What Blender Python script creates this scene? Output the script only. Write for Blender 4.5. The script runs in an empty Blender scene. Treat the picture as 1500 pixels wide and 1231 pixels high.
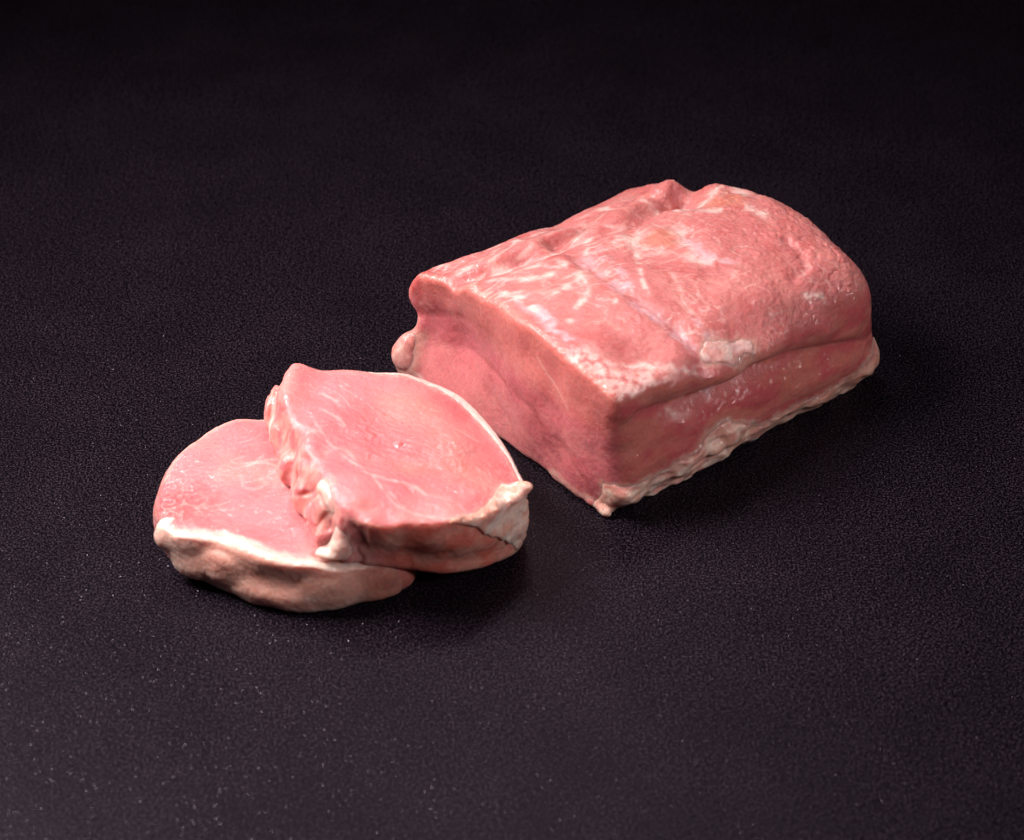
import bpy, math
import numpy as np
import openvdb as vdb
from mathutils import Vector, Matrix

C = bpy.context.scene.collection
MM = 0.001

# ------------------------------------------------------------------ camera
PITCH, DIST, FRAME_W = math.radians(38), 900.0, 370.0          # degrees, mm, mm seen across at the subject
CAM = np.array([0.0, -DIST * math.cos(PITCH), DIST * math.sin(PITCH)])
FWD = np.array([0.0, math.cos(PITCH), -math.sin(PITCH)])
RIGHT = np.array([1.0, 0.0, 0.0])
UP = np.cross(RIGHT, FWD)
cd = bpy.data.cameras.new("camera")
cam = bpy.data.objects.new("camera", cd)
C.objects.link(cam)
cam.location = Vector(CAM * MM)
cam.rotation_euler = (math.radians(90) - PITCH, 0, 0)
cd.sensor_width = 36
cd.lens = 36 * DIST / FRAME_W
cd.clip_start, cd.clip_end = 0.05, 50
cd.dof.use_dof = True
cd.dof.focus_distance = 0.885
cd.dof.aperture_fstop = 11
cd.dof.aperture_blades = 7
bpy.context.scene.camera = cam

# ------------------------------------------------------------------ dark studio, soft boxes
w = bpy.data.worlds.new("World")
bpy.context.scene.world = w
w.use_nodes = True
w.node_tree.nodes["Background"].inputs[0].default_value = (0.85, 0.85, 1.0, 1)
w.node_tree.nodes["Background"].inputs[1].default_value = 0.004

def softbox(name, loc, target, sx, sy, power, col, spread=math.pi):
    l = bpy.data.lights.new(name, 'AREA')
    l.shape = 'RECTANGLE'; l.size = sx; l.size_y = sy
    l.energy = power; l.color = col; l.spread = spread
    o = bpy.data.objects.new(name, l)
    C.objects.link(o)
    o.location = loc
    o.rotation_euler = (Vector(target) - Vector(loc)).to_track_quat('-Z', 'Y').to_euler()
    return o

softbox("key_softbox", (-0.44, 0.05, 0.53), (-0.01, -0.11, 0.0), 0.32, 0.32, 2.7, (1.0, 0.95, 0.92), math.radians(84))
softbox("top_softbox", (0.0, 0.20, 0.58), (0.0, -0.12, 0.0), 0.11, 0.11, 0.26, (1.0, 0.96, 0.95), math.radians(80))
softbox("fill_softbox", (0.45, -0.40, 0.50), (0.05, -0.03, 0.02), 0.16, 0.16, 0.42, (1.0, 0.95, 0.95), math.radians(75))

vs = bpy.context.scene.view_settings
vs.view_transform = 'Standard'; vs.look = 'None'; vs.exposure = 0.0; vs.gamma = 1.0
sc = bpy.context.scene
sc.render.engine = 'CYCLES'
sc.cycles.use_denoising = True
sc.cycles.denoiser = 'OPENIMAGEDENOISE'
sc.cycles.denoising_input_passes = 'RGB_ALBEDO_NORMAL'
sc.cycles.max_bounces = 8

# ------------------------------------------------------------------ numpy tools
rng = np.random.default_rng(7)
_perm = rng.permutation(256).astype(np.int32)
_perm = np.concatenate([_perm, _perm])
_g = rng.normal(size=(256, 3)); _g /= np.linalg.norm(_g, axis=1, keepdims=True)
_g = _g.astype(np.float32)

def noise(p, scale=1.0, off=0.0):
    """Gradient noise, about -1..1, of points p (n, 3); scale may be a vector."""
    p = (p * np.asarray(scale, np.float32) + np.float32(off)).astype(np.float32)
    i = np.floor(p).astype(np.int32); f = p - i
    s = f * f * f * (f * (f * 6 - 15) + 10)
    i &= 255
    out = 0
    for dx in (0, 1):
        wx = s[:, 0] if dx else 1 - s[:, 0]
        hx = _perm[(i[:, 0] + dx) & 255]
        for dy in (0, 1):
            wy = s[:, 1] if dy else 1 - s[:, 1]
            hy = _perm[hx + ((i[:, 1] + dy) & 255)]
            for dz in (0, 1):
                wz = s[:, 2] if dz else 1 - s[:, 2]
                g = _g[_perm[hy + ((i[:, 2] + dz) & 255)]]
                d = g[:, 0] * (f[:, 0] - dx) + g[:, 1] * (f[:, 1] - dy) + g[:, 2] * (f[:, 2] - dz)
                out = out + wx * wy * wz * d
    return out * 1.7

def fbm(p, scale, octv=3, off=0.0):
    o, a = 0, 1.0
    sc_ = np.asarray(scale, np.float32)
    for k in range(octv):
        o = o + a * noise(p, sc_ * 2 ** k, off + 17.3 * k)
        a *= 0.5
    return o

def ridge(p, scale, off=0.0):
    return 1 - np.abs(noise(p, scale, off)) * 2

def sst(a, b, x):
    t = np.clip((x - a) / (b - a), 0, 1)
    return t * t * (3 - 2 * t)

def smax(a, b, k):
    h = np.maximum(k - np.abs(a - b), 0) / k
    return np.maximum(a, b) + h * h * k * 0.25

def smin(a, b, k):
    return -smax(-a, -b, k)

def mix(a, b, t):
    t = np.asarray(t)[..., None]
    return a * (1 - t) + b * t

def seg_dist(P, line):
    """Distance of points (n, d) to a polyline."""
    P = np.asarray(P, np.float32); L = np.asarray(line, np.float32)
    best = np.full(len(P), 1e9, np.float32)
    for a, b in zip(L[:-1], L[1:]):
        ab = b - a
        t = np.clip(((P - a) @ ab) / max(ab @ ab, 1e-9), 0, 1)
        best = np.minimum(best, np.linalg.norm(P - a - t[:, None] * ab, axis=1))
    return best

def spline(pts, n=6, closed=True):
    P = np.asarray(pts, float); m = len(P); out = []
    for i in range(m if closed else m - 1):
        q = [P[(i + k) % m] if closed else P[min(max(i + k, 0), m - 1)] for k in (-1, 0, 1, 2)]
        for t in np.arange(n) / n:
            out.append(0.5 * (2 * q[1] + (q[2] - q[0]) * t + (2 * q[0] - 5 * q[1] + 4 * q[2] - q[3]) * t * t
                              + (3 * q[1] - q[0] - 3 * q[2] + q[3]) * t ** 3))
    if not closed: out.append(P[-1])
    return np.array(out)

def poly_sd(X, Y, poly):
    """Signed distance (negative inside) of grid X, Y to a closed polygon."""
    P = np.stack([X.ravel(), Y.ravel()], 1).astype(np.float32)
    d = seg_dist(P, np.vstack([poly, poly[:1]]))
    ins = np.zeros(len(P), bool)
    for (x0, y0), (x1, y1) in zip(poly, np.roll(poly, -1, 0)):
        c = (y0 > P[:, 1]) != (y1 > P[:, 1])
        if y1 != y0:
            ins ^= c & (P[:, 0] < (x1 - x0) * (P[:, 1] - y0) / (y1 - y0) + x0)
    return np.where(ins, -d, d).reshape(X.shape)

def photo_ray(px, py):
    return FWD + RIGHT * (px - 750) / 1500 * FRAME_W / DIST - UP * (py - 615.5) / 1500 * FRAME_W / DIST

def at(px, py, z=0.0):
    """The point of the place, at height z (mm), that the photograph shows at px, py."""
    d = photo_ray(px, py)
    return CAM + d * (z - CAM[2]) / d[2]

def axes(lo, hi, h):
    return [np.arange(lo[k], hi[k] + h, h, dtype=np.float32) for k in range(3)]

def surface(field, lo, h):
    """Mesh (vertices in mm, quads, outward normals) of the zero level of a field (negative inside)."""
    band = np.clip(field, -3 * h, 3 * h).astype(np.float32)
    for k in range(3):                                         # keep it closed at the box sides
        s = [slice(None)] * 3
        for e in (0, -1):
            s[k] = e
            band[tuple(s)] = 3 * h
    g = vdb.FloatGrid(background=float(3 * h))
    g.copyFromArray(band)
    pts, quads = g.convertToQuads(isovalue=0.0)
    v = np.asarray(pts, np.float64) * h + np.asarray(lo)
    q = np.asarray(quads, np.int64)
    n = normals(v, q)
    c = v[q].mean(1)                                            # check the winding
    a = np.einsum('ij,ij->i', np.cross(v[q[:, 2]] - v[q[:, 0]], v[q[:, 3]] - v[q[:, 1]]), c - v.mean(0)).sum()
    if a < 0:
        q = q[:, ::-1].copy(); n = -n
    return v, q, n

def normals(v, q):
    fn = np.cross(v[q[:, 2]] - v[q[:, 0]], v[q[:, 3]] - v[q[:, 1]])
    n = np.zeros_like(v)
    for k in range(4):
        for j in range(3):
            n[:, j] += np.bincount(q[:, k], fn[:, j], len(v))
    return n / np.maximum(np.linalg.norm(n, axis=1, keepdims=True), 1e-9)

def sample(f, lo, h, V):
    """Trilinear value of a grid field at points V (mm)."""
    q = (V - np.asarray(lo)) / h
    i = np.clip(np.floor(q).astype(int), 0, np.array(f.shape) - 2); t = np.clip(q - i, 0, 1)
    o = 0
    for a in (0, 1):
        for b in (0, 1):
            for c in (0, 1):
                wgt = (t[:, 0] if a else 1 - t[:, 0]) * (t[:, 1] if b else 1 - t[:, 1]) * (t[:, 2] if c else 1 - t[:, 2])
                o = o + wgt * f[i[:, 0] + a, i[:, 1] + b, i[:, 2] + c]
    return o

def blobs(g, ax, specs, k):
    X, Y, Z = ax
    for (cx, cy, cz, rx, ry, rz, ang) in specs:
        R = max(rx, ry, rz) + 9
        ix = slice(*np.searchsorted(X, (cx - R, cx + R))); iy = slice(*np.searchsorted(Y, (cy - R, cy + R))); iz = slice(*np.searchsorted(Z, (cz - R, cz + R)))
        if ix.start >= ix.stop or iy.start >= iy.stop or iz.start >= iz.stop: continue
        dx = X[ix][:, None, None] - cx; dy = Y[iy][None, :, None] - cy; dz = Z[iz][None, None, :] - cz
        c, s = math.cos(ang), math.sin(ang)
        a_ = dx * c + dy * s; b_ = -dx * s + dy * c
        q0 = np.sqrt((a_ / rx) ** 2 + (b_ / ry) ** 2 + (dz / rz) ** 2)
        q1 = np.sqrt((a_ / rx ** 2) ** 2 + (b_ / ry ** 2) ** 2 + (dz / rz ** 2) ** 2)
        g[ix, iy, iz] = smin(g[ix, iy, iz], (q0 * (q0 - 1) / np.maximum(q1, 1e-4)).astype(np.float32), k)
    return g

class Fats:
    """Pieces of fat grown out of a body's field: the body and each piece share one continuous surface."""
    def __init__(self, g, ax, lo, h):
        self.g, self.ax, self.lo, self.h, self.items = g, ax, lo, h, []
    def add(self, name, specs, k_in, k_out, reach, wob, paint):
        f = np.full(self.g.shape, 60.0, np.float32)
        blobs(f, self.ax, specs, k_in)
        self.items.append([name, f, reach, wob, paint])
        if k_out: self.g = smin(self.g, f, k_out)             # else a flush patch of the body's own surface
    def patch(self, name, f, grow, wob, paint):
        """A layer of fat: the body's own skin where f < 0, thickened by grow (mm)."""
        self.g = self.g - (grow * sst(0.8, -1.5, f)).astype(np.float32)
        self.items.append([name, f.astype(np.float32), 0.0, wob, paint])
    def floor(self, z0=0.04):
        self.g = smax(self.g, (z0 - self.ax[2])[None, None, :], 0.8)
    def lean(self):
        """The body's field with the fat taken out, and how near each point is to fat (0 = edge, < 0 inside)."""
        near = np.full(self.g.shape, 60.0, np.float32)
        for it in self.items: near = np.minimum(near, it[1] - it[2])
        self.near = near
        return smax(self.g + 0.22 * sst(0.8, -0.6, near), -(near + 4.0), 1.0)
    def build(self, root, org, mat):
        out = []
        for name, f, reach, wob, paint in self.items:
            r = f - reach
            # crop the grid to the piece
            idx = np.argwhere(r < 2.0)
            a, b = np.maximum(idx.min(0) - 3, 0), np.minimum(idx.max(0) + 4, np.array(r.shape))
            sl = tuple(slice(a[k], b[k]) for k in range(3))
            field = smax(self.g[sl] - 0.06, r[sl], 0.6)
            lo = np.asarray(self.lo) + a * self.h
            V, Q, Nn = surface(field, lo, self.h)
            p = V.astype(np.float32)
            rr = sample(r, self.lo, self.h, V)
            outer = sst(0.2, -1.2, rr)
            V = V + Nn * (outer * np.maximum(wob * (0.25 + fbm(p, 1 / 5.5, 3, 5.0 + len(out))), -0.05) + 0.06 * outer * noise(p, 1 / 1.3, 8.0))[:, None]
            V[:, 2] = np.maximum(V[:, 2], 0.04)
            c, wt = paint(V, p, Nn, rr)
            out.append(link(name, V - org, Q, mat, root, c, np.clip(wt, 0, 1)))
        return out

def fat_paint(base, alt, lean, seed, soft=1.6, skin=0.45):
    def f(V, p, Nn, rr):
        t = fbm(p, 1 / 6, 3, 15.0 + seed)
        c = mix(np.tile(base, (len(V), 1)), alt, sst(-0.4, 0.4, t))
        c = mix(c, PALE, skin * sst(0.1, 0.7, fbm(p, (1 / 8, 1 / 8, 1 / 5), 3, 25.0 + seed)))
        c = mix(c, lean, 0.75 * sst(-soft, 0.0, rr + 0.5 * noise(p, 1 / 2.5, 35.0)))
        return c, 0.55 + 0.4 * t
    return f

def link(name, v, q, mat, parent=None, col=None, wet=None):
    me = bpy.data.meshes.new(name)
    me.vertices.add(len(v)); me.vertices.foreach_set("co", (v * MM).astype(np.float32).ravel())
    me.loops.add(q.size); me.loops.foreach_set("vertex_index", q.astype(np.int32).ravel())
    me.polygons.add(len(q))
    me.polygons.foreach_set("loop_start", np.arange(0, q.size, 4, dtype=np.int32))
    me.update(calc_edges=True)
    me.polygons.foreach_set("use_smooth", np.ones(len(q), bool))
    if col is not None:
        a = me.attributes.new("tint", 'FLOAT_COLOR', 'POINT')
        a.data.foreach_set("color", np.concatenate([np.clip(col, 0, 1), np.ones((len(v), 1))], 1).astype(np.float32).ravel())
    if wet is not None:
        a = me.attributes.new("wet", 'FLOAT', 'POINT')
        a.data.foreach_set("value", wet.astype(np.float32))
    me.materials.append(mat)
    o = bpy.data.objects.new(name, me)
    C.objects.link(o)
    if parent: o.parent = parent
    return o

def thing(name, label, cat, group=None, loc=(0, 0, 0)):
    o = bpy.data.objects.new(name, None); C.objects.link(o)
    o.empty_display_size = 0.02
    o.location = loc
    o["label"] = label; o["category"] = cat
    if group: o["group"] = group
    return o

# ------------------------------------------------------------------ materials
def nodes(name):
    m = bpy.data.materials.new(name); m.use_nodes = True
    nt = m.node_tree
    return m, nt, nt.nodes["Principled BSDF"], nt.links.new

def meat_material(name, scatter, radius, rough, grain, glint):
    m, nt, b, L = nodes(name)
    N = nt.nodes.new
    tc = N("ShaderNodeTexCoord")
    at_ = N("ShaderNodeAttribute"); at_.attribute_name = "tint"
    wt = N("ShaderNodeAttribute"); wt.attribute_name = "wet"
    n1 = N("ShaderNodeTexNoise"); n1.inputs["Scale"].default_value = 900; n1.inputs["Detail"].default_value = 4
    L(tc.outputs["Object"], n1.inputs["Vector"])
    mr = N("ShaderNodeMapRange"); mr.inputs["From Min"].default_value = 0.25; mr.inputs["From Max"].default_value = 0.75; mr.inputs["To Min"].default_value = 0.88; mr.inputs["To Max"].default_value = 1.12
    L(n1.outputs["Fac"], mr.inputs["Value"])
    mx = N("ShaderNodeMix"); mx.data_type = 'RGBA'; mx.blend_type = 'MULTIPLY'; mx.inputs["Factor"].default_value = 1
    L(at_.outputs["Color"], mx.inputs["A"]); L(mr.outputs["Result"], mx.inputs["B"])
    L(mx.outputs["Result"], b.inputs["Base Color"])
    # wet = 0 matt .. 1 shining
    r = N("ShaderNodeMapRange"); r.inputs["To Min"].default_value = rough + 0.16; r.inputs["To Max"].default_value = rough - 0.12
    L(wt.outputs["Fac"], r.inputs["Value"]); L(r.outputs["Result"], b.inputs["Roughness"])
    n2 = N("ShaderNodeTexNoise"); n2.inputs["Scale"].default_value = 520; n2.inputs["Detail"].default_value = 3
    L(tc.outputs["Object"], n2.inputs["Vector"])
    n3 = N("ShaderNodeTexNoise"); n3.inputs["Scale"].default_value = 1500; n3.inputs["Detail"].default_value = 2
    L(tc.outputs["Object"], n3.inputs["Vector"])
    ad = N("ShaderNodeMath"); ad.operation = 'MULTIPLY_ADD'; ad.inputs[1].default_value = 0.5
    L(n3.outputs["Fac"], ad.inputs[0]); L(n2.outputs["Fac"], ad.inputs[2])
    bp = N("ShaderNodeBump"); bp.inputs["Strength"].default_value = grain; bp.inputs["Distance"].default_value = 0.0006
    L(ad.outputs[0], bp.inputs["Height"]); L(bp.outputs["Normal"], b.inputs["Normal"])
    b.inputs["Subsurface Weight"].default_value = scatter
    b.inputs["Subsurface Radius"].default_value = radius
    b.inputs["Subsurface Scale"].default_value = 0.004
    b.inputs["Specular IOR Level"].default_value = 0.2
    cw = N("ShaderNodeMath"); cw.operation = 'MULTIPLY'; cw.inputs[1].default_value = glint
    L(wt.outputs["Fac"], cw.inputs[0]); L(cw.outputs[0], b.inputs["Coat Weight"])
    b.inputs["Coat Roughness"].default_value = 0.06
    bp2 = N("ShaderNodeBump"); bp2.inputs["Strength"].default_value = min(1.0, grain * 1.7); bp2.inputs["Distance"].default_value = 0.0013
    L(n2.outputs["Fac"], bp2.inputs["Height"]); L(bp2.outputs["Normal"], b.inputs["Coat Normal"])
    return m

LEAN = meat_material("raw_lean_pork", 0.9, (1.0, 0.30, 0.22), 0.40, 0.42, 0.9)
FAT = meat_material("raw_pork_fat", 0.8, (1.0, 0.48, 0.34), 0.42, 0.34, 0.6)

def tabletop_material():
    m, nt, b, L = nodes("black_grained_tabletop")
    N = nt.nodes.new
    tc = N("ShaderNodeTexCoord")
    def rng_(sock, a0, a1, b0=0.0, b1=1.0):
        r = N("ShaderNodeMapRange")
        for k, x in (("From Min", a0), ("From Max", a1), ("To Min", b0), ("To Max", b1)): r.inputs[k].default_value = x
        L(sock, r.inputs["Value"]); return r.outputs["Result"]
    def tex(kind, scale, **kw):
        t = N(kind); t.inputs["Scale"].default_value = scale
        for k, x in kw.items(): t.inputs[k].default_value = x
        L(tc.outputs["Object"], t.inputs["Vector"]); return t
    def mul(p, q):
        o = N("ShaderNodeMath"); o.operation = 'MULTIPLY'; L(p, o.inputs[0]); L(q, o.inputs[1]); return o.outputs[0]
    # fine pimpled grain
    a = tex("ShaderNodeTexNoise", 1450, Detail=2, Roughness=0.55)
    bp = N("ShaderNodeBump"); bp.inputs["Strength"].default_value = 0.35; bp.inputs["Distance"].default_value = 0.0006
    L(a.outputs["Fac"], bp.inputs["Height"])
    # black binder with charcoal grains
    big = tex("ShaderNodeTexNoise", 30, Detail=3)
    cr = N("ShaderNodeMix"); cr.data_type = 'RGBA'
    cr.inputs["A"].default_value = (0.0006, 0.0003, 0.0007, 1); cr.inputs["B"].default_value = (0.046, 0.030, 0.046, 1)
    L(mul(rng_(a.outputs["Fac"], 0.48, 0.70), rng_(big.outputs["Fac"], 0.3, 0.7, 0.7, 1.0)), cr.inputs["Factor"])
    L(cr.outputs["Result"], b.inputs["Base Color"])
    # bits of mica, each tilted its own way: a few catch the light
    f = tex("ShaderNodeTexVoronoi", 1150)
    sx = N("ShaderNodeSeparateColor"); L(f.outputs["Color"], sx.inputs[0])
    fl = mul(rng_(f.outputs["Distance"], 0.17, 0.10), rng_(sx.outputs[0], 0.25, 0.30))
    wn = N("ShaderNodeTexWhiteNoise"); L(f.outputs["Position"], wn.inputs["Vector"])
    sub = N("ShaderNodeVectorMath"); sub.operation = 'SUBTRACT'; sub.inputs[1].default_value = (0.5, 0.5, 0.5)
    L(wn.outputs["Color"], sub.inputs[0])
    sc_ = N("ShaderNodeVectorMath"); sc_.operation = 'SCALE'; sc_.inputs["Scale"].default_value = 0.7
    L(sub.outputs[0], sc_.inputs[0])
    geo = N("ShaderNodeNewGeometry")
    adn = N("ShaderNodeVectorMath"); adn.operation = 'ADD'; L(geo.outputs["Normal"], adn.inputs[0]); L(sc_.outputs[0], adn.inputs[1])
    nm = N("ShaderNodeVectorMath"); nm.operation = 'NORMALIZE'; L(adn.outputs[0], nm.inputs[0])
    mxn = N("ShaderNodeMix"); mxn.data_type = 'VECTOR'
    L(fl, mxn.inputs["Factor"]); L(bp.outputs["Normal"], mxn.inputs[4]); L(nm.outputs[0], mxn.inputs[5])
    L(mxn.outputs[1], b.inputs["Normal"])
    rg = N("ShaderNodeMix"); rg.inputs[2].default_value = 0.33; rg.inputs[3].default_value = 0.24
    L(fl, rg.inputs[0]); L(rg.outputs[0], b.inputs["Roughness"])
    sp = N("ShaderNodeMix"); sp.inputs[2].default_value = 0.065; sp.inputs[3].default_value = 0.8
    L(fl, sp.inputs[0]); L(sp.outputs[0], b.inputs["Specular IOR Level"])
    b.inputs["Specular Tint"].default_value = (1.0, 0.82, 1.0, 1)
    return m

# ------------------------------------------------------------------ tabletop
def tabletop():
    e, t = 1200.0, 30.0
    v = np.array([(-e, -e, -t), (e, -e, -t), (e, e, -t), (-e, e, -t), (-e, -e, 0), (e, -e, 0), (e, e, 0), (-e, e, 0)])
    q = np.array([(0, 3, 2, 1), (4, 5, 6, 7), (0, 1, 5, 4), (1, 2, 6, 5), (2, 3, 7, 6), (3, 0, 4, 7)])
    o = link("tabletop", v, q, tabletop_material())
    o.data.polygons.foreach_set("use_smooth", np.zeros(6, bool))
    o["kind"] = "structure"
    o["label"] = "matt black finely grained tabletop under the meat"
tabletop()

# ------------------------------------------------------------------ colours (the meat's own, plus a lilac sheen)
PINK = np.array([0.570, 0.148, 0.145])
ROSE = np.array([0.500, 0.098, 0.105])
DEEP = np.array([0.360, 0.055, 0.055])
PALE = np.array([0.670, 0.262, 0.232])
MEMB = np.array([0.770, 0.500, 0.460])
LILAC_SHEEN = np.array([0.610, 0.345, 0.375])
FLESH = np.array([0.460, 0.160, 0.140])
ORANGE = np.array([0.600, 0.200, 0.135])
WHITE = np.array([0.760, 0.530, 0.460])
CREAM = np.array([0.700, 0.395, 0.320])

# ================================================================== the loin block
# local axes: u along the block away from the cut, v across it, z up
A0 = at(893, 757); A1 = at(1275, 555)
UU = (A1 - A0) / np.linalg.norm(A1 - A0); VV = np.array([-UU[1], UU[0], 0.0])

def to_uv(p):
    d = np.asarray(p) - A0
    return np.stack([d @ UU, d @ VV, np.asarray(p)[..., 2]], -1)

def sinterp(x, xs, ys, wdt):
    """Rounded linear table."""
    return sum(np.interp(np.asarray(x) + d, xs, ys) for d in np.linspace(-wdt, wdt, 9)) / 9

def crown(u, v):
    """Height of the block's top before the creases."""
    z = sinterp(v, [-15, 2, 18, 34, 48, 64, 80, 92, 101, 108, 118], [50, 54, 57.5, 58.5, 58, 55.5, 51.5, 48, 45, 41.5, 36], 5)
    zf = sinterp(v, [-15, 0, 20, 47, 74, 93, 110], [44, 49, 55, 56.5, 52, 43, 37.5], 8)   # far end
    t = sst(10, 120, u)
    return z * (1 - t) + zf * t + 2.0 * np.sin(np.pi * np.clip(u / 125, 0, 1)) * sst(0, 40, v)

def on_top(pts):
    out = []
    for px, py in pts:
        z = 52.0
        for _ in range(14):
            q = to_uv(at(px, py, z))
            z = 0.5 * z + 0.5 * float(crown(q[0], q[1]))
        out.append(to_uv(at(px, py, z))[:2])
    return np.array(out)

def on_cut(pts, u0=2.0):
    out = []
    for px, py in pts:
        d = photo_ray(px, py); k = (u0 - (CAM - A0) @ UU) / (d @ UU)
        out.append(to_uv(CAM + d * k)[1:])
    return np.array(out)

T_SEAM = on_top([(845, 378), (870, 397), (900, 412), (933, 442), (960, 462), (984, 481), (1010, 506), (1030, 532)])
T_CHAIN = on_top([(640, 420), (700, 402), (760, 384), (830, 360), (900, 336), (960, 308), (1003, 287)])
T_POCKET = on_top([(812, 352), (840, 340), (868, 326)])
T_BUMP = on_top([(925, 276), (950, 274), (980, 282)])
T_NOTCH = on_top([(1000, 284), (1005, 300)])
T_OVALS = on_top([(1065, 297), (968, 350)])
T_FOLD = on_top([(1150, 352), (1172, 372), (1180, 392), (1160, 412)])
T_LEDGE = on_top([(1035, 515), (1062, 505), (1095, 497), (1130, 480)])
C_DARK = on_cut([(608, 468), (640, 500), (690, 512), (740, 545), (780, 575), (810, 610), (850, 660), (885, 712)])
def on_flank(pts, v0=-4.0):
    out = []
    for px, py in pts:
        d = photo_ray(px, py); k = (v0 - (CAM - A0) @ VV) / (d @ VV)
        out.append(to_uv(CAM + d * k)[[0, 2]])
    return np.array(out)

CREASE = on_flank([(918, 622), (938, 604), (966, 597), (996, 588), (1046, 568), (1104, 536), (1150, 522), (1200, 508), (1284, 492)])
C_LIP = on_cut([(600, 520), (650, 545), (700, 590), (760, 650), (815, 715)])

def gauss(d, w): return np.exp(-(d / w) ** 2)

def loin():
    root = thing("pork_loin", "large uncut block of raw pork loin with its cut face turned to the two slices", "meat",
                 loc=Vector(A0 * MM))
    root.rotation_euler = (0, 0, math.atan2(UU[1], UU[0]))
    h = 0.5
    lo, hi = (-18, -16, -1.0), (138, 124, 68)
    X, Y, Z = axes(lo, hi, h)
    u, v, z = X[:, None, None], Y[None, :, None], Z[None, None, :]
    # --- top as a height field over (u, v)
    gu, gv = np.meshgrid(X, Y, indexing='ij')
    P2 = np.stack([gu.ravel(), gv.ravel()], 1)
    P3 = np.concatenate([P2, np.zeros((len(P2), 1))], 1).astype(np.float32)
    zt = crown(gu, gv).ravel()
    zt = zt + 1.9 * noise(P3, 1 / 34, 3.1) + 0.9 * noise(P3, 1 / 14, 9.7) + 0.35 * noise(P3, 1 / 6, 2.7)
    Ps = P2 + 1.8 * np.stack([noise(P3, 1 / 10, 63.0), noise(P3, 1 / 10, 64.0)], 1)
    zt -= 1.7 * gauss(seg_dist(Ps, T_SEAM), 3.6) - 0.9 * gauss(seg_dist(P2, T_SEAM), 10)
    Pw = P2 + 2.2 * np.stack([noise(P3, 1 / 13, 61.0), noise(P3, 1 / 13, 62.0)], 1)
    dch = seg_dist(Pw, T_CHAIN)
    zt -= 3.6 * gauss(dch, 4.5) - 1.5 * gauss(dch - 11, 6)
    zt += 1.5 * noise(P3, (1 / 38, 1 / 8, 1), 14.0) * sst(66, 82, P2[:, 1])
    zt -= 4.5 * gauss(seg_dist(P2, T_POCKET), 3.6)
    zt -= 1.6 * gauss(seg_dist(P2, on_top([(900, 312), (940, 294), (985, 292)])), 2.4)
    zt -= 1.2 * gauss(seg_dist(P2, on_top([(640, 398), (690, 380), (745, 352)])), 2.6)
    zt += 3.6 * gauss(seg_dist(P2, T_BUMP), 8.0)
    zt -= 4.0 * gauss(seg_dist(P2, np.vstack([T_NOTCH[0] + (16, 5), T_NOTCH])), 5.5)
    for c in T_OVALS:
        zt += 0.9 * gauss(np.linalg.norm((P2 - c) / (1.3, 1.0), axis=1), 6) - 0.6 * gauss(np.linalg.norm(P2 - c, axis=1) - 10, 3)
    zt -= 1.0 * gauss(seg_dist(P2, T_FOLD), 1.8)
    zt = zt.reshape(gu.shape)[:, :, None]
    # --- cut face over (v, z)
    gv2, gz2 = np.meshgrid(Y, Z, indexing='ij')
    Q2 = np.stack([gv2.ravel(), gz2.ravel()], 1)
    Q3 = np.concatenate([Q2, np.full((len(Q2), 1), 40.0)], 1).astype(np.float32)
    uf = sinterp(gv2.ravel(), [-10, 0, 18, 48, 80, 100, 112], [2.0, -1.0, -3.5, -2.0, 1.2, -0.2, -3.2], 8)
    side = sst(40, 92, gv2.ravel())
    uf += (0.2 + 2.7 * side) * gauss(seg_dist(Q2, C_DARK), 15) * sst(0, 14, gv2.ravel())
    uf -= 8.0 * sst(30, 95, gv2.ravel()) * sst(30, 0, gz2.ravel()) + 0.0 * gauss(seg_dist(Q2, C_LIP), 9) * side
    uf += 0.35 * gauss(seg_dist(Q2, on_cut([(618, 455), (640, 460), (675, 466)])), 2.4)
    uf += 1.3 * noise(Q3, 1 / 24, 1.7) + 0.7 * noise(Q3, (1 / 11, 1 / 14, 1), 5.5)
    uf += 0.4 * gauss(seg_dist(Q2 + 1.5 * np.stack([noise(Q3, 1 / 9, 3.0), noise(Q3, 1 / 9, 4.0)], 1), C_DARK), 2.4) * sst(-0.5, 0.3, noise(Q3, 1 / 15, 8.0)) * sst(10, 25, gv2.ravel())
    uf = uf.reshape(gv2.shape)[None]
    # --- right flank over (u, z)
    gu3, gz3 = np.meshgrid(X, Z, indexing='ij')
    R3 = np.stack([gu3.ravel(), gz3.ravel(), np.full(gu3.size, 9.0)], 1).astype(np.float32)
    zz = gz3.ravel(); uu = gu3.ravel()
    crease = np.interp(uu, CREASE[:, 0], CREASE[:, 1])
    over = np.interp(uu, [0, 8, 25, 45, 62, 90, 125], [0.0, 1.5, 4.5, 6.5, 6.5, 3.6, 2.0])
    vr = -3.0 + np.interp(uu, [0, 20, 48, 66, 80, 125], [0, -1.5, -5.0, -4.0, -2.0, 0.5]) * gauss(zz - crease - 6, 6)
    vr += over * np.exp(-((zz - crease + 2.5) / np.where(zz > crease - 2.5, 2.6, 6.5)) ** 2)
    vr -= 2.0 * gauss(zz - 17, 9)
    vr += 3.5 * sst(10, 0, zz)
    vr += 1.0 * noise(R3, 1 / 24, 4.4) + 0.6 * noise(R3, (1 / 12, 1 / 7, 1), 8.8) + 1.3 * gauss(zz - crease - 5, 7) * noise(R3, (1 / 9, 1 / 9, 1), 3.8)
    vr = vr.reshape(gu3.shape)[:, None, :]
    # --- left flank and far end
    vl = (110 - np.interp(gu3, [0, 105, 112, 125], [0, 1, 5, 22]) + 2.0 * noise(R3, 1 / 20, 12.1).reshape(gu3.shape)
          - 3.5 * gauss(gz3 - 21, 5) * sst(40, 0, gu3) + 3.0 * sst(34, 4, gu3) * sst(22, 31, gz3))[:, None, :]
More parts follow.
